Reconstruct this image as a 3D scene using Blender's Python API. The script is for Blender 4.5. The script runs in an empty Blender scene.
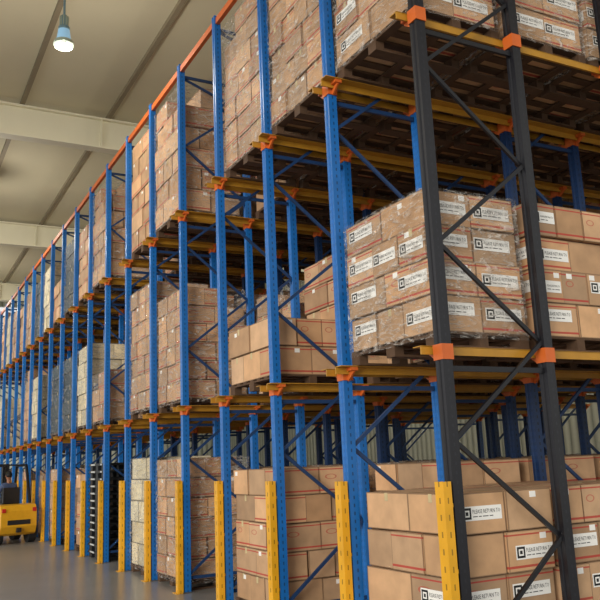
import bpy, math, random
from mathutils import Vector, Matrix
random.seed(7)
scene=bpy.context.scene
try: scene.view_settings.view_transform='Standard'
except Exception: pass
COL=scene.collection

def lin(c):
    def f(v):
        v/=255.0
        return v/12.92 if v<=0.04045 else ((v+0.055)/1.055)**2.4
    return (f(c[0]),f(c[1]),f(c[2]),1.0)

# ------------------------------------------------------------ materials
def new_mat(name):
    m=bpy.data.materials.new(name); m.use_nodes=True
    nt=m.node_tree; b=nt.nodes['Principled BSDF']
    return m,nt,b
def N(nt,t,**k):
    n=nt.nodes.new(t)
    for a,v in k.items(): setattr(n,a,v)
    return n
def math_node(nt,op,a,b=None,c=None):
    n=N(nt,'ShaderNodeMath',operation=op)
    for i,v in enumerate((a,b,c)):
        if v is None: continue
        if isinstance(v,(int,float)): n.inputs[i].default_value=v
        else: nt.links.new(v,n.inputs[i])
    return n.outputs[0]
def mixc(nt,fac,a,b):
    n=N(nt,'ShaderNodeMix',data_type='RGBA')
    if isinstance(fac,(int,float)): n.inputs[0].default_value=fac
    else: nt.links.new(fac,n.inputs[0])
    for i,v in ((6,a),(7,b)):
        if isinstance(v,tuple): n.inputs[i].default_value=v
        else: nt.links.new(v,n.inputs[i])
    return n.outputs[2]
def paint(name,rgb,rough=0.45,metal=0.0,var=0.25,scale=6.0):
    m,nt,b=new_mat(name)
    no=N(nt,'ShaderNodeTexNoise'); no.inputs['Scale'].default_value=scale; no.inputs['Detail'].default_value=4
    g=N(nt,'ShaderNodeNewGeometry'); nt.links.new(g.outputs['Position'],no.inputs['Vector'])
    c=lin(rgb); d=tuple(v*(1-var) for v in c[:3])+(1,); l=tuple(min(1,v*(1+var)) for v in c[:3])+(1,)
    nt.links.new(mixc(nt,no.outputs['Fac'],d,l),b.inputs['Base Color'])
    b.inputs['Roughness'].default_value=rough; b.inputs['Metallic'].default_value=metal
    return m
def perforated(name,rgb,period=0.075,duty=0.45,u0=0.36,u1=0.64,rough=0.4,dark=0.12):
    m,nt,b=new_mat(name)
    g=N(nt,'ShaderNodeNewGeometry'); s=N(nt,'ShaderNodeSeparateXYZ'); nt.links.new(g.outputs['Position'],s.inputs[0])
    uv=N(nt,'ShaderNodeUVMap'); su=N(nt,'ShaderNodeSeparateXYZ'); nt.links.new(uv.outputs[0],su.inputs[0])
    fr=math_node(nt,'FRACT',math_node(nt,'DIVIDE',s.outputs[2],period))
    a=math_node(nt,'LESS_THAN',fr,duty)
    u=math_node(nt,'MULTIPLY',math_node(nt,'GREATER_THAN',su.outputs[0],u0),math_node(nt,'LESS_THAN',su.outputs[0],u1))
    mask=math_node(nt,'MULTIPLY',a,u)
    no=N(nt,'ShaderNodeTexNoise'); no.inputs['Scale'].default_value=4; no.inputs['Detail'].default_value=5
    nt.links.new(g.outputs['Position'],no.inputs['Vector'])
    c=lin(rgb)
    base=mixc(nt,no.outputs['Fac'],tuple(v*.7 for v in c[:3])+(1,),tuple(min(1,v*1.3) for v in c[:3])+(1,))
    nt.links.new(mixc(nt,mask,base,tuple(v*dark for v in c[:3])+(1,)),b.inputs['Base Color'])
    b.inputs['Roughness'].default_value=rough
    return m

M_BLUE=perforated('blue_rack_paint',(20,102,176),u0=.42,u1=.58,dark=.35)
M_BLUE_SHADE=perforated('shaded_blue_rack_paint',(16,48,90),u0=.4,u1=.6,dark=.3)  # rack blue for the deep legs, interior shade painted into the colour
M_BLACK=perforated('black_rack_paint',(20,20,26),dark=2.0,duty=.35,u0=.42,u1=.58)
M_BLUEB=paint('blue_brace_paint',(24,56,98))
M_BLACKB=paint('black_brace_paint',(18,18,23))
M_RAIL=paint('yellow_rail_paint',(178,128,36))
M_ORANGE=paint('orange_beam_paint',(203,98,36))
M_GUARD=perforated('yellow_guard_paint',(224,164,30),period=0.13,duty=.35,u0=.42,u1=.58,dark=.4)
M_STEEL=paint('galvanised_steel',(120,120,118),.4,.7)

def carton_mat(name,rgb,stripe=True,red=(176,44,40)):
    m,nt,b=new_mat(name)
    g=N(nt,'ShaderNodeNewGeometry')
    at=N(nt,'ShaderNodeAttribute',attribute_name='tint')
    uv=N(nt,'ShaderNodeUVMap'); su=N(nt,'ShaderNodeSeparateXYZ'); nt.links.new(uv.outputs[0],su.inputs[0])
    U,V=su.outputs[0],su.outputs[1]
    no=N(nt,'ShaderNodeTexNoise'); no.inputs['Scale'].default_value=5; no.inputs['Detail'].default_value=6
    nt.links.new(g.outputs['Position'],no.inputs['Vector'])
    c=lin(rgb)
    base=mixc(nt,no.outputs['Fac'],tuple(v*.62 for v in c[:3])+(1,),tuple(min(1,v*1.28) for v in c[:3])+(1,))
    mul=N(nt,'ShaderNodeMix',data_type='RGBA',blend_type='MULTIPLY'); mul.inputs[0].default_value=1
    nt.links.new(base,mul.inputs[6]); nt.links.new(at.outputs['Color'],mul.inputs[7])
    col=mul.outputs[2]
    e1=math_node(nt,'LESS_THAN',math_node(nt,'ABSOLUTE',math_node(nt,'SUBTRACT',U,0.5)),0.485)
    e2=math_node(nt,'LESS_THAN',math_node(nt,'ABSOLUTE',math_node(nt,'SUBTRACT',V,0.5)),0.475)
    col=mixc(nt,math_node(nt,'MULTIPLY',e1,e2),tuple(v*.45 for v in c[:3])+(1,),col)
    if stripe:
        s1=math_node(nt,'LESS_THAN',math_node(nt,'ABSOLUTE',math_node(nt,'SUBTRACT',V,0.12)),0.03)
        s2=math_node(nt,'LESS_THAN',math_node(nt,'ABSOLUTE',math_node(nt,'SUBTRACT',V,0.9)),0.02)
        s=math_node(nt,'MAXIMUM',s1,s2)
        s=math_node(nt,'MULTIPLY',s,math_node(nt,'GREATER_THAN',at.outputs['Alpha'],0.4))
        col=mixc(nt,math_node(nt,'MULTIPLY',s,.85),col,lin(red))
        dx=math_node(nt,'DIVIDE',math_node(nt,'SUBTRACT',U,0.3),0.16)
        dy=math_node(nt,'DIVIDE',math_node(nt,'SUBTRACT',V,0.62),0.1)
        r=math_node(nt,'ADD',math_node(nt,'MULTIPLY',dx,dx),math_node(nt,'MULTIPLY',dy,dy))
        o=math_node(nt,'MULTIPLY',math_node(nt,'LESS_THAN',r,1.0),math_node(nt,'GREATER_THAN',r,0.55))
        o=math_node(nt,'MULTIPLY',o,math_node(nt,'GREATER_THAN',at.outputs['Alpha'],0.75))
        col=mixc(nt,math_node(nt,'MULTIPLY',o,.6),col,lin(red))
    nt.links.new(col,b.inputs['Base Color'])
    b.inputs['Roughness'].default_value=.65
    return m
M_CART=carton_mat('cardboard_printed',(203,162,122))
M_PALE=carton_mat('cardboard_pale',(222,208,174),False)
M_TEAL=carton_mat('dark_teal_wrapped_goods',(22,52,62),False)
M_LABEL=paint('white_label_paper',(238,236,230),.6,0,.05)
M_INK=paint('black_label_ink',(18,18,20),.6,0,.05)
M_WOOD=paint('pallet_wood',(84,60,40),.8,0,.5,9)
M_DKPAL=paint('black_plastic_pallet',(26,28,30),.5,0,.3)
M_GREYPL=paint('grey_plastic_edge',(190,192,190),.5,0,.1)
# stretch film: clear plastic with wrinkled glossy folds
m,nt,b=new_mat('stretch_film'); M_FILM=m
out=nt.nodes['Material Output']
tr=N(nt,'ShaderNodeBsdfTransparent'); mx=N(nt,'ShaderNodeMixShader')
g=N(nt,'ShaderNodeNewGeometry')
mp=N(nt,'ShaderNodeMapping'); mp.inputs['Scale'].default_value=(1.6,1.6,5.0); mp.inputs['Rotation'].default_value=(.4,.35,0)
nt.links.new(g.outputs['Position'],mp.inputs['Vector'])
no=N(nt,'ShaderNodeTexNoise'); no.inputs['Scale'].default_value=2.4; no.inputs['Detail'].default_value=6; no.inputs['Distortion'].default_value=2.6
nt.links.new(mp.outputs[0],no.inputs['Vector'])
bp=N(nt,'ShaderNodeBump'); bp.inputs['Strength'].default_value=1.0; bp.inputs['Distance'].default_value=.16
nt.links.new(no.outputs['Fac'],bp.inputs['Height']); nt.links.new(bp.outputs[0],b.inputs['Normal'])
b.inputs['Base Color'].default_value=(.88,.82,.74,1); b.inputs['Roughness'].default_value=.16
b.inputs['Specular IOR Level'].default_value=.9
mr=N(nt,'ShaderNodeMapRange'); mr.inputs['From Min'].default_value=.48; mr.inputs['From Max'].default_value=.68
mr.inputs['To Min'].default_value=.05; mr.inputs['To Max'].default_value=.62
nt.links.new(no.outputs['Fac'],mr.inputs['Value'])
nt.links.new(mr.outputs[0],mx.inputs[0]); nt.links.new(tr.outputs[0],mx.inputs[1]); nt.links.new(b.outputs[0],mx.inputs[2])
nt.links.new(mx.outputs[0],out.inputs[0])

# ------------------------------------------------------------ mesh builder
class MB:
    def __init__(s): s.v=[];s.f=[];s.m=[];s.uv=[];s.t=[];s.mats=[]
    def mi(s,mat):
        if mat not in s.mats: s.mats.append(mat)
        return s.mats.index(mat)
    def face(s,pts,mat,uv=None,tint=(1,1,1,0)):
        i=len(s.v); s.v+= [tuple(p) for p in pts]
        s.f.append(tuple(range(i,i+len(pts)))); s.m.append(s.mi(mat))
        s.uv.append(uv or [(0,0),(1,0),(1,1),(0,1)][:len(pts)] if len(pts)<=4 else [(0,0)]*len(pts)); s.t.append(tint)
    def box(s,x0,y0,z0,x1,y1,z1,mat,tint=(1,1,1,0),M=None):
        P=[Vector(p) for p in ((x0,y0,z0),(x1,y0,z0),(x1,y1,z0),(x0,y1,z0),(x0,y0,z1),(x1,y0,z1),(x1,y1,z1),(x0,y1,z1))]
        if M is not None: P=[M@p for p in P]
        for q in ((0,1,5,4),(1,2,6,5),(2,3,7,6),(3,0,4,7),(4,5,6,7),(3,2,1,0)):
            s.face([P[k] for k in q],mat,None,tint)
    def beam(s,p,q,w,t,mat,up=Vector((0,0,1))):
        p=Vector(p);q=Vector(q);d=(q-p);L=d.length;d.normalize()
        a=d.cross(up)
        if a.length<1e-3:a=d.cross(Vector((1,0,0)))
        a.normalize();b=a.cross(d)
        M=Matrix((( a.x,b.x,d.x,p.x),(a.y,b.y,d.y,p.y),(a.z,b.z,d.z,p.z),(0,0,0,1)))
        s.box(-w/2,-t/2,0,w/2,t/2,L,mat,M=M)
    def extrude(s,prof,x,y,z0,z1,mat):
        n=len(prof)
        for i in range(n):
            a=prof[i];b=prof[(i+1)%n]
            s.face([(x+a[0],y+a[1],z0),(x+b[0],y+b[1],z0),(x+b[0],y+b[1],z1),(x+a[0],y+a[1],z1)],mat)
        s.face([(x+p[0],y+p[1],z1) for p in prof],mat)
    def cyl(s,p,q,r0,r1,mat,n=20,cap=True):
        p=Vector(p);q=Vector(q);d=(q-p).normalized()
        a=d.cross(Vector((0,0,1)))
        if a.length<1e-3:a=Vector((1,0,0))
        a.normalize();b=d.cross(a)
        A=[p+(a*math.cos(t)+b*math.sin(t))*r0 for t in [2*math.pi*i/n for i in range(n)]]
        B=[q+(a*math.cos(t)+b*math.sin(t))*r1 for t in [2*math.pi*i/n for i in range(n)]]
        for i in range(n):
            j=(i+1)%n; s.face([A[i],A[j],B[j],B[i]],mat)
        if cap:
            s.face(A[::-1],mat); s.face(B,mat)
    def lathe(s,prof,x,y,mat,n=28,z=0):
        for k in range(len(prof)-1):
            r0,z0=prof[k];r1,z1=prof[k+1]
            for i in range(n):
                a=2*math.pi*i/n;b=2*math.pi*(i+1)/n
                s.face([(x+r0*math.cos(a),y+r0*math.sin(a),z+z0),(x+r0*math.cos(b),y+r0*math.sin(b),z+z0),(x+r1*math.cos(b),y+r1*math.sin(b),z+z1),(x+r1*math.cos(a),y+r1*math.sin(a),z+z1)],mat)
    def mesh(s,name,merge=False):
        me=bpy.data.meshes.new(name); me.from_pydata(s.v,[],s.f)
        for mt in s.mats: me.materials.append(mt)
        me.polygons.foreach_set('material_index',s.m)
        ul=me.uv_layers.new(name='UVMap'); 
        flat=[c for f in s.uv for p in f for c in p]
        ul.data.foreach_set('uv',flat)
        ca=me.color_attributes.new('tint','FLOAT_COLOR','CORNER')
        flat=[]
        for f,t in zip(s.f,s.t): flat+=list(t)*len(f)
        ca.data.foreach_set('color',flat)
        if merge:
            import bmesh
            bm=bmesh.new();bm.from_mesh(me);bmesh.ops.remove_doubles(bm,verts=bm.verts,dist=1e-4);bmesh.ops.recalc_face_normals(bm,faces=bm.faces);bm.to_mesh(me);bm.free()
        me.update(); return me
    def obj(s,name,parent=None,merge=False):
        o=bpy.data.objects.new(name,s.mesh(name,merge)); COL.objects.link(o)
        if parent: o.parent=parent
        return o
def empty(name,loc=(0,0,0)):
    e=bpy.data.objects.new(name,None); COL.objects.link(e); e.location=loc; e.empty_display_size=.2; return e

# ------------------------------------------------------------ layout constants
X0=4.09; YA=5.13; BAY=1.59; NB=20
L1=2.71; L2=5.80; TOP=8.30
LEGS=[0,1.15,2.5,3.65,5.0,6.15,7.4,8.5]
XE=X0+LEGS[-1]

# ------------------------------------------------------------ rack
rack=empty('pallet_racking',(X0,YA,0)); 
def padopt(mb,name):
    o=mb.obj(name); o.parent=rack; o.matrix_parent_inverse=Matrix.Translation((-X0,-YA,0)); return o
w=.05;dp=.05
PROF=[(-dp,-w),(dp,-w),(dp,-w+.02),(dp-.015,-w+.02),(dp-.015,w-.02),(dp,w-.02),(dp,w),(-dp,w),(-dp,.02),(-dp+.014,.012),(-dp+.014,-.012),(-dp,-.02)]
for k in range(NB+1):
    y=YA+BAY*k
    mb=MB()
    nl=len(LEGS) if k<8 else 4
    for i in range(nl):
        pm,bm_=(M_BLACK,M_BLACKB) if k==0 else ((M_BLUE if i<2 else M_BLUE_SHADE),M_BLUEB)
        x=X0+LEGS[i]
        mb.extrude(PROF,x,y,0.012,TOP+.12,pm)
        mb.box(x-.09,y-.09,0,x+.09,y+.09,.012,M_STEEL)
        if i%2==1:
            xa=X0+LEGS[i-1]+.04; xb=x-.04
            z=.25; s=0; step=.84
            while z<TOP-.3:
                z2=min(z+step,TOP-.1)
                p,q=((xa,y-.015,z),(xb,y-.015,z2)) if s%2==0 else ((xb,y+.015,z),(xa,y+.015,z2))
                mb.beam(p,q,.028,.036,bm_)
                z=z2; s+=1
            for zz in (.2,L1-.2,L2-.2,TOP-.08):
                mb.beam((xa,y,zz),(xb,y,zz),.03,.045,bm_)
    padopt(mb,'upright_frame_%d'%(k+1))
mb=MB(); mo=MB()
for k in range(NB+1):
    y=YA+BAY*k
    nl=len(LEGS) if k<8 else 4
    xe=X0+LEGS[nl-1]
    for z in (L1,L2):
        for sd in (-1,1):
            if k==0 and sd<0: continue
            if k==NB and sd>0: continue
            a,b=(y+.085,y+.10) if sd>0 else (y-.10,y-.085)
            mb.box(X0-.16,a,z-.075,xe+.1,b,z-.004,M_RAIL)
            a,b=(y+.085,y+.20) if sd>0 else (y-.20,y-.085)
            mb.box(X0-.16,a,z-.008,xe+.1,b,z,M_RAIL)
        for i in range(nl):
            x=X0+LEGS[i]
            mo.box(x-.058,y-.062,z-.13,x+.058,y+.062,z-.0,M_ORANGE)
            for sd in (-1,1):
                if k==0 and sd<0: continue
                if k==NB and sd>0: continue
                ys=sorted((y+sd*.06,y+sd*.19))
                mo.box(x-.04,ys[0],z-.045,x+.04,ys[1],z-.009,M_ORANGE)
                mo.beam((x,y+sd*.055,z-.12),(x,y+sd*.17,z-.04),.05,.02,M_ORANGE,up=Vector((1,0,0)))
padopt(mb,'pallet_rails'); 
for i in range(len(LEGS)):
    x=X0+LEGS[i]; ye=YA+BAY*(NB if i<4 else 7)
    mo.box(x-.03,YA-.1,TOP-.02,x+.03,ye+.1,TOP+.08,M_ORANGE)
padopt(mo,'brackets_and_top_beams')
mb=MB()
xb=X0+LEGS[-1]+.07
for k in range(0,7,2):
    y=YA+BAY*k
    mb.beam((xb,y,L1),(xb,y+BAY,L2),.03,.04,M_BLUEB); mb.beam((xb+.03,y+BAY,L1),(xb+.03,y,L2),.03,.04,M_BLUEB)
padopt(mb,'spine_bracing')
# column guards
GP=[(-.04,-.055),(.04,-.055),(.04,-.045),(-.025,-.045),(-.025,.045),(.04,.045),(.04,.055),(-.04,.055)]
mb=MB()
for k in range(NB+1):
    y=YA+BAY*k
    mb.extrude(GP,X0-.11,y,.01,1.6,M_GUARD)
    mb.box(X0-.19,y-.09,0,X0-.06,y+.09,.01,M_GUARD)
    for z in (.4,.9,1.4):
        mb.box(X0-.135,y-.045,z,X0-.055,y+.045,z+.03,M_GUARD)
padopt(mb,'column_guards')

# ------------------------------------------------------------ label text template
tc=bpy.data.curves.new('t','FONT'); tc.body='PLEASE RETURN TO'; tc.resolution_u=1
to=bpy.data.objects.new('t',tc); COL.objects.link(to)
bpy.context.view_layer.update()
tm=bpy.data.meshes.new_from_object(to.evaluated_get(bpy.context.evaluated_depsgraph_get()))
TV=[v.co.copy() for v in tm.vertices]; TF=[tuple(p.vertices) for p in tm.polygons]
tx0=min(v.x for v in TV);tx1=max(v.x for v in TV);ty0=min(v.y for v in TV);ty1=max(v.y for v in TV)
bpy.data.objects.remove(to); bpy.data.curves.remove(tc); bpy.data.meshes.remove(tm)
def label(mb,org,uax,L,H,nrm):
    Z=Vector((0,0,1)); org=Vector(org);uax=Vector(uax);nrm=Vector(nrm)
    def quad(u0,v0,u1,v1,off,mat):
        o=org+nrm*off
        mb.face([o+uax*u0+Z*v0,o+uax*u1+Z*v0,o+uax*u1+Z*v1,o+uax*u0+Z*v1],mat)
    quad(0,0,L,H,.004,M_LABEL)
    e=.012; q=H-2*e
    quad(e,e,e+q,e+q,.005,M_INK)
    for (a,b,c,d) in ((.2,.2,.8,.34),(.2,.66,.8,.8),(.2,.34,.34,.66),(.66,.34,.8,.66)):
        quad(e+q*a,e+q*b,e+q*c,e+q*d,.006,M_LABEL)
    tw=L-H-.02; th=min(H*.42,tw*.11)
    o=org+nrm*.0055
    for f in TF:
        mb.face([o+uax*(H+.004+(TV[i].x-tx0)/(tx1-tx0)*tw)+Z*(H*.48+(TV[i].y-ty0)/(ty1-ty0)*th) for i in f],M_INK)
    u=H+.004
    for wd_ in (.05,.03,.06,.04):
        if u+wd_>L-.02: break
        quad(u,H*.24,u+wd_,H*.30,.0055,M_INK); u+=wd_+.012

# ------------------------------------------------------------ pallet loads
PW=1.36; PD=1.06   # Y and X size
def pallet(mb,wood=M_WOOD):
    for i in range(7):
        y=-PW/2+i*(PW-.1)/6
        mb.box(-PD/2,y,.118,PD/2,y+.1,.14,wood)
    for x in (-PD/2,-.05,PD/2-.1):
        mb.box(x,-PW/2,.098,x+.1,PW/2,.118,wood)
        for y in (-PW/2,-.07,PW/2-.14):
            mb.box(x,y,.02,x+.1,y+.14,.098,wood)
    for y in (-PW/2,-.07,PW/2-.14):
        mb.box(-PD/2,y,0,PD/2,y+.14,.02,wood)
def make_load(name,nl,lh,seed,lab=0.0,mat=M_CART,film=False,missing=0.0,sx=(2,3),sy=(3,2),mess=1.2):
    R=random.Random(seed); mb=MB(); pallet(mb)
    z=.14
    for l in range(nl):
        t=l%2
        nx,ny=sx[t],sy[t]
        W=PW-.02;D=PD-.0
        ly=R.uniform(-.012,.012)*mess*min(l+1,4)*.6; lx=R.uniform(-.008,.008)*mess
        # uneven column widths across the layer
        cut=[j/ny for j in range(ny+1)]
        for j in range(1,ny): cut[j]+=R.uniform(-.035,.035)
        for i in range(nx):
            for j in range(ny):
                if l==nl-1 and R.random()<missing: continue
                x0=-D/2+D*i/nx;x1=x0+D/nx; y0=-W/2+W*cut[j]; y1=-W/2+W*cut[j+1]
                g=R.uniform(.002,.009); jx=R.uniform(-.014,.014)*mess+lx;jy=R.uniform(-.007,.007)*mess+ly
                b=R.uniform(.68,1.14); wr=R.uniform(-.05,.05)
                tint=(b*(1+wr),b,b*(1-wr*1.4),R.random())
                x0+=g+jx;x1+=-g+jx;y0+=g+jy;y1+=-g+jy
                zt=z+lh-.003-R.random()*.010
                cx,cy=(x0+x1)/2,(y0+y1)/2
                rot=Matrix.Translation((cx,cy,0))@Matrix.Rotation(math.radians(R.uniform(-.9,.9)*mess),4,'Z')@Matrix.Translation((-cx,-cy,0))
                mb.box(x0,y0,z+.001,x1,y1,zt,mat,tint,rot)
                if R.random()<.5:
                    ym=(y0+y1)/2
                    mb.box(x0-.0025,ym-.025,z+lh*.75,x0,ym+.025,zt,M_PALE,(.8,.75,.6,0),rot)
                def lb(org,u,L,nr):
                    k0=len(mb.v); label(mb,org,u,L,.115,nr)
                    for q in range(k0,len(mb.v)): mb.v[q]=tuple(rot@Vector(mb.v[q]))
                if lab>0:
                    if i==0 and R.random()<lab and (y1-y0)>.39:
                        L=min(.43,(y1-y0)*.88); lb((x0,y1-(y1-y0-L)*R.random()*.9-.01,z+lh*R.uniform(.28,.45)),(0,-1,0),L,(-1,0,0))
                    if j==0 and R.random()<lab and (x1-x0)>.34:
                        L=min(.43,(x1-x0)*.88); lb((x0+.01+(x1-x0-L)*R.random()*.9,y0,z+lh*R.uniform(.28,.45)),(1,0,0),L,(0,-1,0))
                if mat is M_CART and R.random()<.6:
                    if i==0 and R.random()<.5:
                        yy=R.uniform(y0+.03,y1-.1);zz=z+lh*R.uniform(.72,.78)
                        mb.box(x0-.003,yy,zz,x0,yy+.07,zz+.05,M_LABEL,M=rot)
                    if j==0 and R.random()<.5:
                        xx=R.uniform(x0+.03,x1-.1);zz=z+lh*R.uniform(.72,.78)
                        mb.box(xx,y0-.003,zz,xx+.07,y0,zz+.05,M_LABEL,M=rot)
        z+=lh
    if film:
        e=.035
        X=PD/2+e;Y=PW/2+e;zt=z+.004
        c=.06
        P=[(-X+c,-Y),(X-c,-Y),(X,-Y+c),(X,Y-c),(X-c,Y),(-X+c,Y),(-X,Y-c),(-X,-Y+c)]
        for q in range(8):
            a=P[q];b_=P[(q+1)%8]
            mb.face([(a[0],a[1],.08),(b_[0],b_[1],.08),(b_[0],b_[1],zt-.03),(a[0],a[1],zt-.03)],M_FILM)
            a2=(a[0]*.95,a[1]*.95);b2=(b_[0]*.95,b_[1]*.95)
            mb.face([(a[0],a[1],zt-.03),(b_[0],b_[1],zt-.03),(b2[0],b2[1],zt),(a2[0],a2[1],zt)],M_FILM)
    return mb.mesh(name)
LOADS={
 'lab4':[make_load('labelled_a',4,.325,11,lab=.75),make_load('labelled_b',4,.325,12,lab=.8)],
 'lab4f':[make_load('labelled_f',4,.325,21,lab=.7,film=True,sx=(2,2),sy=(3,2),missing=.08)],
 'g4':[make_load('labelled_g',4,.34,14,lab=.6),make_load('labelled_h',4,.34,15,lab=.6,sx=(2,2),sy=(3,2))],
 'lab6':[make_load('labelled_t',6,.34,16,lab=.5,sx=(2,2),sy=(2,3),film=True)],
 't6':[make_load('tall_a',6,.37,31,missing=.15,film=True),make_load('tall_b',7,.32,32,sx=(2,3),sy=(3,4),film=True,missing=.2)],
 't6n':[make_load('tall_c',6,.365,33,missing=.3),make_load('tall_d',7,.32,34,sx=(2,3),sy=(3,3),missing=.15,film=True)],
 's2':[make_load('short_a',2,.36,41,missing=.25)],
 's3':[make_load('short_b',3,.35,42,missing=.35,film=True),make_load('short_c',3,.35,43)],
 'm5':[make_load('mid_a',5,.345,51,missing=.4),make_load('mid_b',6,.29,52,sx=(3,2),sy=(3,4),film=True)],
 'm5f':[make_load('mid_c',5,.35,53,film=True,missing=.2),make_load('mid_d',6,.3,54,film=True,sx=(2,3),sy=(3,3),missing=.2)],
 'g5':[make_load('gnd_a',5,.32,61,sx=(2,3),sy=(3,2)),make_load('gnd_b',5,.32,62,sx=(3,2),sy=(3,3),film=True,missing=.3)],
 'p5':[make_load('pale_a',5,.37,71,mat=M_PALE,film=True)],
 'teal':[make_load('teal_a',5,.36,81,mat=M_TEAL,sx=(1,1),sy=(1,1),film=True)],
}
def put(key,lane,deep,z,dy=0,dx=0):
    me=random.choice(LOADS[key])
    nm='dark_wrapped_pallet_load' if key=='teal' else 'pallet_load_of_cartons'
    o=bpy.data.objects.new(nm,me); COL.objects.link(o)
    o.location=(X0+.57+1.19*deep+dx+random.uniform(-.02,.02),YA+BAY*(lane+.5)+dy+random.uniform(-.008,.008),z+.001)
    return o
front={ (0,0):'g4',(1,0):None,(2,0):'g5',(3,0):None,(4,0):'m5f',(5,0):'p5',(6,0):None,(7,0):'BLK',(8,0):'g5',(9,0):None,
        (0,1):'lab4f',(1,1):None,(2,1):'s2',(3,1):None,(4,1):'m5f',(5,1):'t6',(6,1):None,(7,1):'s3',(8,1):'p5',(9,1):'teal',(10,1):'teal',(12,1):'p5',
        (0,2):'lab6',(1,2):'t6',(2,2):'t6n',(3,2):None,(4,2):'t6',(5,2):'t6n',(6,2):None,(7,2):'t6',(8,2):'m5',(9,2):'teal',(11,2):'p5',(12,2):'teal'}
second={(2,1):'m5',(0,1):'lab4',(0,0):'g4',(1,1):'s3'}
pool=['m5','m5','g5','t6n','s3','teal','m5f','p5']
for lane in range(NB):
    nd=7 if lane<6 else 3
    for d in range(nd):
        for lv,z in enumerate((0.0,L1,L2)):
            if d==0 and (lane,lv) in front: key=front[(lane,lv)]
            elif d==1 and (lane,lv) in second: key=second[(lane,lv)]
            else:
                if lane==0: key=random.choice(['lab4','lab4','lab4','g4'] if lv<2 else ['lab6'])
                elif lane<9: key=random.choice(['m5','g5','m5f','s3']) if d<3 or random.random()<.7 else None
                else: key=random.choice(pool) if random.random()<.75 else None
                if lv==0 and d>0 and key in ('m5','m5f','t6n'): key='g5'
                if lv==0 and d==0 and key=='t6n': key='g5'
            if key and key!='BLK': put(key,lane,d,z)
mb=MB()
yc=YA+BAY*7.5
for i in range(13):
    z=i*.15
    mb.box(X0-.02,yc-.62,z+.10,X0+1.05,yc+.62,z+.147,M_DKPAL)
    for yy in (-.6,-.1,.4):
        for xx in (0,.45,.88):
            mb.box(X0+xx,yc+yy,z,X0+xx+.14,yc+yy+.2,z+.10,M_DKPAL)
    mb.box(X0-.024,yc-.5,z+.11,X0-.02,yc-.38,z+.14,M_GREYPL)
    mb.box(X0-.024,yc+.1,z+.11,X0-.02,yc+.45,z+.14,M_GREYPL)
mb.obj('stack_of_black_pallets')

# ------------------------------------------------------------ building shell
XR=17.5; YF=42.0; CZ=10.85; XL=-5.0; YN=-3.0
def shell_mat(name,rgb,rough,sc,var,bump=0):
    m=paint(name,rgb,rough,0,var,sc); return m
m,nt,b=new_mat('concrete_floor')
g=N(nt,'ShaderNodeNewGeometry')
n1=N(nt,'ShaderNodeTexNoise'); n1.inputs['Scale'].default_value=.8; n1.inputs['Detail'].default_value=8
n2=N(nt,'ShaderNodeTexNoise'); n2.inputs['Scale'].default_value=14; n2.inputs['Detail'].default_value=6
nt.links.new(g.outputs['Position'],n1.inputs['Vector']);nt.links.new(g.outputs['Position'],n2.inputs['Vector'])
c=mixc(nt,n1.outputs['Fac'],lin((116,115,112)),lin((158,156,151)))
c=mixc(nt,math_node(nt,'MULTIPLY',n2.outputs['Fac'],.4),c,lin((126,124,119)))
nt.links.new(c,b.inputs['Base Color'])
b.inputs['Roughness'].default_value=.28
M_FLOOR=m
M_CEIL=shell_mat('ceiling_panel',(204,195,166),.8,.6,.08)
M_PURL=shell_mat('ceiling_purlin',(134,122,98),.7,2,.1)
M_GIRD=shell_mat('roof_girder_paint',(226,220,194),.6,1.5,.06)
m,nt,b=new_mat('ribbed_wall_cladding')
g=N(nt,'ShaderNodeNewGeometry'); s=N(nt,'ShaderNodeSeparateXYZ'); nt.links.new(g.outputs['Position'],s.inputs[0])
w_=math_node(nt,'ABSOLUTE',math_node(nt,'SINE',math_node(nt,'MULTIPLY',math_node(nt,'ADD',s.outputs[0],s.outputs[1]),11.0)))
nt.links.new(mixc(nt,w_,lin((136,140,128)),lin((184,188,174))),b.inputs['Base Color'])
bp=N(nt,'ShaderNodeBump'); bp.inputs['Distance'].default_value=.04; nt.links.new(w_,bp.inputs['Height']); nt.links.new(bp.outputs[0],b.inputs['Normal'])
M_WALL=m
mb=MB(); mb.box(-14,-10,-.2,XR+.2,YF+.2,0,M_FLOOR); mb.obj('floor')
mb=MB(); mb.box(XL,YN,CZ,XR+.2,YF+.2,CZ+.2,M_CEIL); mb.obj('ceiling')
mb=MB()
x=.46
while x<XR:
    mb.box(x-.05,YN,CZ-.10,x+.05,YF,CZ-.001,M_PURL); x+=2.14
mb.obj('trim_1')
for gy in (9.2,19,28.8,38.6):
    mb=MB()
    mb.box(XL,gy-.16,CZ-.95,XR,gy+.16,CZ-.90,M_GIRD)
    mb.box(XL,gy-.03,CZ-.90,XR,gy+.03,CZ-.10,M_GIRD)
    mb.box(XL,gy-.14,CZ-.16,XR,gy+.14,CZ-.11,M_GIRD)
    xx=XL+1
    while xx<XR:
        mb.box(xx-.015,gy-.14,CZ-.90,xx+.015,gy+.14,CZ-.16,M_GIRD); xx+=4.28
    mb.obj('roof_girder')
mb=MB(); mb.box(XR,YN,0,XR+.2,YF,CZ,M_WALL); mb.obj('wall_right')
mb=MB(); 
mb.box(XL,YF,0,XR,YF+.2,8.0,M_WALL); mb.box(XL,YF,10.3,XR,YF+.2,CZ,M_WALL)
xx=XL
while xx<XR+.1:
    mb.box(xx-.06,YF,8.0,xx+.06,YF+.15,10.3,M_GIRD); xx+=2.25
mb.obj('wall_far')

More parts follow.
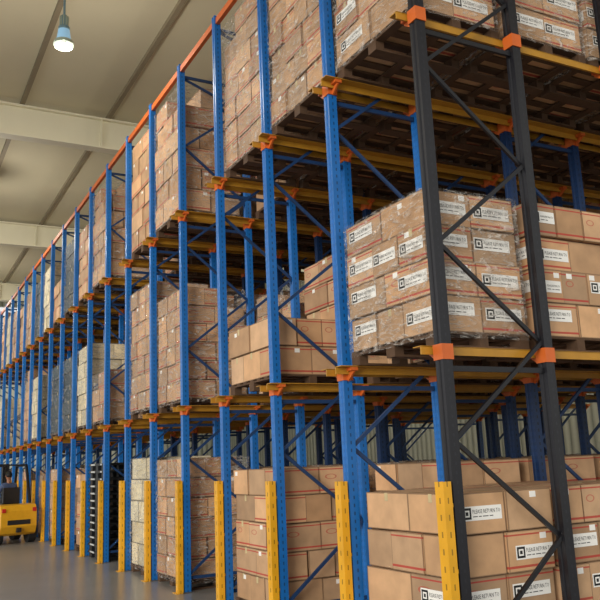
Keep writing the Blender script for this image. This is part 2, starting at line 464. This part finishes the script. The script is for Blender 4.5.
# ------------------------------------------------------------ high bay lamps, plus an added row lighting the right wall
M_HOUS=paint('lamp_housing',(165,178,165),.3,.3,.1)
m,nt,b=new_mat('lamp_glass'); b.inputs['Base Color'].default_value=(.25,.5,.75,1); b.inputs['Roughness'].default_value=.08
b.inputs['Emission Color'].default_value=(.45,.75,1,1); b.inputs['Emission Strength'].default_value=.25
M_BULB=m
M_CAP=paint('lamp_cap',(120,150,165),.3,.4,.05)
mb=MB()
mb.lathe([(.0,.95),(.02,.95),(.02,.52),(.05,.50),(.065,.42),(.065,.30),(.10,.27),(.10,.22)],0,0,M_CAP)
mb.lathe([(.10,.22),(.115,.10),(.135,.02)],0,0,M_BULB)
mb.lathe([(.135,.02),(.165,0),(.175,-.06),(.15,-.10),(.0,-.12)],0,0,M_HOUS)
for i in range(10):
    a=i*math.pi/5
    mb.beam((.07*math.cos(a),.07*math.sin(a),.3),(.07*math.cos(a),.07*math.sin(a),.48),.012,.02,M_HOUS)
LZ=9.17; HT=CZ-LZ-.002
mb.cyl((0,0,.94),(0,0,HT),.012,.012,M_STEEL,8); mb.cyl((0,0,HT-.05),(0,0,HT),.06,.06,M_STEEL,12)
lm=mb.mesh('high_bay_lamp',True)
for (x,y) in ((2.41,12.8),(2.41,24),(2.41,35),(15.2,8),(15.2,16),(15.2,26)):  # row behind the racks is added to brighten the right wall
    o=bpy.data.objects.new('high_bay_lamp',lm); COL.objects.link(o)
    o.location=(x,y,LZ)
    ld=bpy.data.lights.new('lamp_light','POINT'); ld.energy=200 if x<10 else 520; ld.shadow_soft_size=.15; ld.color=(1,.94,.83)
    lo=bpy.data.objects.new('lamp_light',ld); COL.objects.link(lo); lo.parent=o; lo.location=(0,0,-.3)

# ------------------------------------------------------------ forklift with driver
FX,FY,FR=3.14,23.4,math.radians(10)
fk=empty('forklift',(FX,FY,0)); fk.rotation_euler=(0,0,FR)
M_FY=paint('forklift_yellow',(214,158,28),.4,0,.15)
M_RUB=paint('tyre_rubber',(22,22,22),.8,0,.2)
M_DK=paint('forklift_black',(28,28,30),.5,0,.2)
def prism(mb,prof,x0,x1,mat):
    n=len(prof)
    for i in range(n):
        a=prof[i];b=prof[(i+1)%n]
        mb.face([(x0,a[0],a[1]),(x0,b[0],b[1]),(x1,b[0],b[1]),(x1,a[0],a[1])],mat)
    mb.face([(x0,p[0],p[1]) for p in prof[::-1]],mat); mb.face([(x1,p[0],p[1]) for p in prof],mat)
mb=MB()
prism(mb,[(-1.0,.28),(-1.08,.45),(-1.08,.85),(-.98,1.0),(-.6,1.02),(-.45,.95),(-.45,.25),(-.9,.22)],-.47,.47,M_FY)
prism(mb,[(-.45,.25),(-.45,.95),(-.05,.95),(0,.55),(.55,.5),(.75,.75),(.85,.75),(.85,.25)],-.43,.43,M_FY)
mb.box(-.3,-1.095,.5,.3,-1.08,.62,M_DK); mb.box(-.06,-1.12,.3,.06,-1.0,.42,M_DK)
for sx in (-1,1): mb.box(sx*.40-.05,-1.1,.82,sx*.40+.05,-1.07,.92,paint('tail_lamp_red',(190,30,20)))
o=mb.obj('chassis',fk,True); bv=o.modifiers.new('b','BEVEL'); bv.width=.05; bv.segments=3; bv.limit_method='ANGLE'
mb=MB()
for sx in (-1,1):
    for (y,r) in ((-.68,.25),(.55,.31)):
        xa,xb=sx*.34,sx*.53
        mb.cyl((xa,y,r),(xb,y,r),r,r,M_RUB,28); mb.cyl((xb,y,r),(xb+sx*.012,y,r),r*.55,r*.5,M_FY,20)
mb.obj('wheels',fk)
mb=MB()
for sx in (-1,1):
    mb.beam((sx*.44,-.6,1.0),(sx*.40,-.35,2.02),.06,.06,M_DK)
    mb.beam((sx*.44,.78,.75),(sx*.40,.45,2.02),.06,.06,M_DK)
    mb.beam((sx*.40,-.38,2.03),(sx*.40,.48,2.03),.05,.06,M_DK)
for i in range(7):
    y=-.36+i*.135; mb.beam((-.40,y,2.05),(.40,y,2.05),.03,.03,M_DK)
mb.obj('overhead_guard',fk)
mb=MB()
for sx in (-1,1):
    mb.box(sx*.3-.05,.92,.1,sx*.3+.05,1.06,2.1,M_DK); mb.box(sx*.2-.03,.96,.12,sx*.2+.03,1.08,2.05,M_DK)
    mb.box(sx*.25-.06,1.14,.05,sx*.25+.06,1.2,.7,M_DK); mb.box(sx*.25-.06,1.14,.05,sx*.25+.06,2.2,.09,M_DK)
for z in (.15,.9,2.02): mb.box(-.3,.95,z,.3,1.0,z+.08,M_DK)
for z in (.35,.6): mb.box(-.45,1.08,z,.45,1.14,z+.08,M_DK)
mb.cyl((0,1.0,.15),(0,1.0,1.5),.04,.04,M_STEEL,12)
mb.obj('mast_and_forks',fk)
mb=MB()
mb.box(-.24,-.35,.95,.24,.12,1.05,M_DK); mb.box(-.22,-.42,1.03,.22,-.32,1.45,M_DK)
mb.beam((0,.62,.7),(0,.42,1.15),.05,.05,M_DK)
R_=.17; c=Vector((0,.40,1.17)); ax=Vector((0,-.45,.9)).normalized(); u=Vector((1,0,0)); v_=ax.cross(u)
pr=None
for i in range(21):
    a=2*math.pi*i/20; p=c+(u*math.cos(a)+v_*math.sin(a))*R_
    if pr: mb.cyl(pr,p,.015,.015,M_DK,8)
    pr=p
mb.beam(c-u*R_,c+u*R_,.02,.02,M_DK)
mb.obj('seat_and_steering',fk)
# driver
M_SKIN=paint('skin',(165,112,82),.5,0,.08); M_SHIRT=paint('blue_grey_shirt',(70,84,116),.8,0,.15); M_TROU=paint('dark_trousers',(34,34,40),.8,0,.15); M_HAIR=paint('black_hair',(18,15,14),.6,0,.2)
drv=empty('forklift_driver',(FX,FY,0)); drv.rotation_euler=(0,0,FR)
def skin(name,verts,edges,radii,mat,parent,sub=2):
    me=bpy.data.meshes.new(name); me.from_pydata(verts,edges,[]); me.materials.append(mat)
    o=bpy.data.objects.new(name,me); COL.objects.link(o); o.parent=parent
    md=o.modifiers.new('skin','SKIN'); md.use_smooth_shade=True
    for i,r in enumerate(radii):
        sv=me.skin_vertices[0].data[i]; sv.radius=(r,r) if not isinstance(r,tuple) else r; sv.use_root=(i==0)
    s=o.modifiers.new('sub','SUBSURF'); s.levels=sub; s.render_levels=sub
    return o
skin('torso_and_arms',[(0,-.16,1.10),(0,-.17,1.3),(0,-.17,1.5),(0,-.15,1.60),
  (-.17,-.16,1.52),(-.24,-.05,1.30),(-.15,.20,1.22),(.17,-.16,1.52),(.24,-.05,1.30),(.15,.20,1.22)],
  [(0,1),(1,2),(2,3),(2,4),(4,5),(5,6),(2,7),(7,8),(8,9)],
  [(.16,.12),(.15,.11),(.17,.11),.055,.06,.05,.035,.06,.05,.035],M_SHIRT,drv)
skin('legs',[(0,-.14,1.12),(-.1,-.08,1.12),(-.13,.3,1.12),(-.13,.42,.72),(-.13,.56,.62),(.1,-.08,1.12),(.13,.3,1.12),(.13,.42,.72),(.13,.56,.62)],
  [(0,1),(1,2),(2,3),(3,4),(0,5),(5,6),(6,7),(7,8)],[.12,.09,.065,.045,.04,.09,.065,.045,.04],M_TROU,drv)
def ell(mb,c,r,mat,n=20,mm=14,fn=None):
    P=[[None]*n for _ in range(mm+1)]
    for i in range(mm+1):
        ph=math.pi*i/mm
        for j in range(n):
            th=2*math.pi*j/n
            P[i][j]=Vector((c[0]+r[0]*math.sin(ph)*math.cos(th),c[1]+r[1]*math.sin(ph)*math.sin(th),c[2]+r[2]*math.cos(ph)))
    for i in range(mm):
        for j in range(n):
            k=(j+1)%n; mb.face([P[i][j],P[i+1][j],P[i+1][k],P[i][k]],mat)
mb=MB()
mb.cyl((0,-.15,1.56),(0,-.14,1.68),.055,.05,M_SKIN,16)
ell(mb,(0,-.13,1.76),(.075,.095,.115),M_SKIN)
ell(mb,(0,-.05,1.755),(.014,.025,.022),M_SKIN,10,8)
for sx in (-1,1):
    ell(mb,(sx*.076,-.13,1.755),(.012,.02,.03),M_SKIN,10,8); ell(mb,(sx*.03,-.047,1.775),(.012,.01,.008),M_INK,10,8)
mb.box(-.025,-.05,1.705,.025,-.042,1.712,M_HAIR)
ell(mb,(0,-.145,1.79),(.084,.098,.105),M_HAIR)
mb.obj('head',drv,True)
for sx in (-1,1):
    hv=[(sx*.15,.2,1.22),(sx*.145,.27,1.21)]; he=[(0,1)]; hr=[.03,.034]
    mb_=skin('palm_%d'%(1 if sx<0 else 2),hv,he,hr,M_SKIN,drv,1)
    for fi in range(4):
        ox=sx*(.118+fi*.018); l=(.05,.058,.054,.044)[fi]
        skin('finger_%d_%d'%(1 if sx<0 else 2,fi+1),[(ox,.28,1.215),(ox,.28+l*.7,1.21),(ox,.28+l,1.18),(ox,.27+l*.6,1.16)],[(0,1),(1,2),(2,3)],[.009,.009,.008,.007],M_SKIN,drv,1)
    skin('thumb_%d'%(1 if sx<0 else 2),[(sx*.12,.24,1.21),(sx*.095,.27,1.20),(sx*.09,.30,1.19)],[(0,1),(1,2)],[.011,.01,.008],M_SKIN,drv,1)

# ------------------------------------------------------------ light
wd=bpy.data.worlds.new('World'); scene.world=wd; wd.use_nodes=True
bg=wd.node_tree.nodes['Background']; bg.inputs[0].default_value=(.98,.98,.97,1); bg.inputs[1].default_value=.86
sd=bpy.data.lights.new('Sun','SUN'); sd.energy=2.3; sd.angle=math.radians(28); sd.color=(1,.95,.86)
so=bpy.data.objects.new('Sun',sd); COL.objects.link(so)
so.rotation_euler=Vector((.80,.52,-.20)).to_track_quat('-Z','Y').to_euler()

# ------------------------------------------------------------ camera
cd=bpy.data.cameras.new('Camera'); cam=bpy.data.objects.new('Camera',cd); COL.objects.link(cam); scene.camera=cam
cd.sensor_width=36; cd.sensor_fit='HORIZONTAL'; cd.lens=36*780/600; cd.clip_end=200
back=Vector((-.4637,-.8624,-.2033)).normalized(); right=Vector((.8841,-.4655,-.0417))
right=(right-back*right.dot(back)).normalized(); up=back.cross(right)
M=Matrix(((right.x,up.x,back.x,0),(right.y,up.y,back.y,0),(right.z,up.z,back.z,1.8),(0,0,0,1)))
cam.matrix_world=M
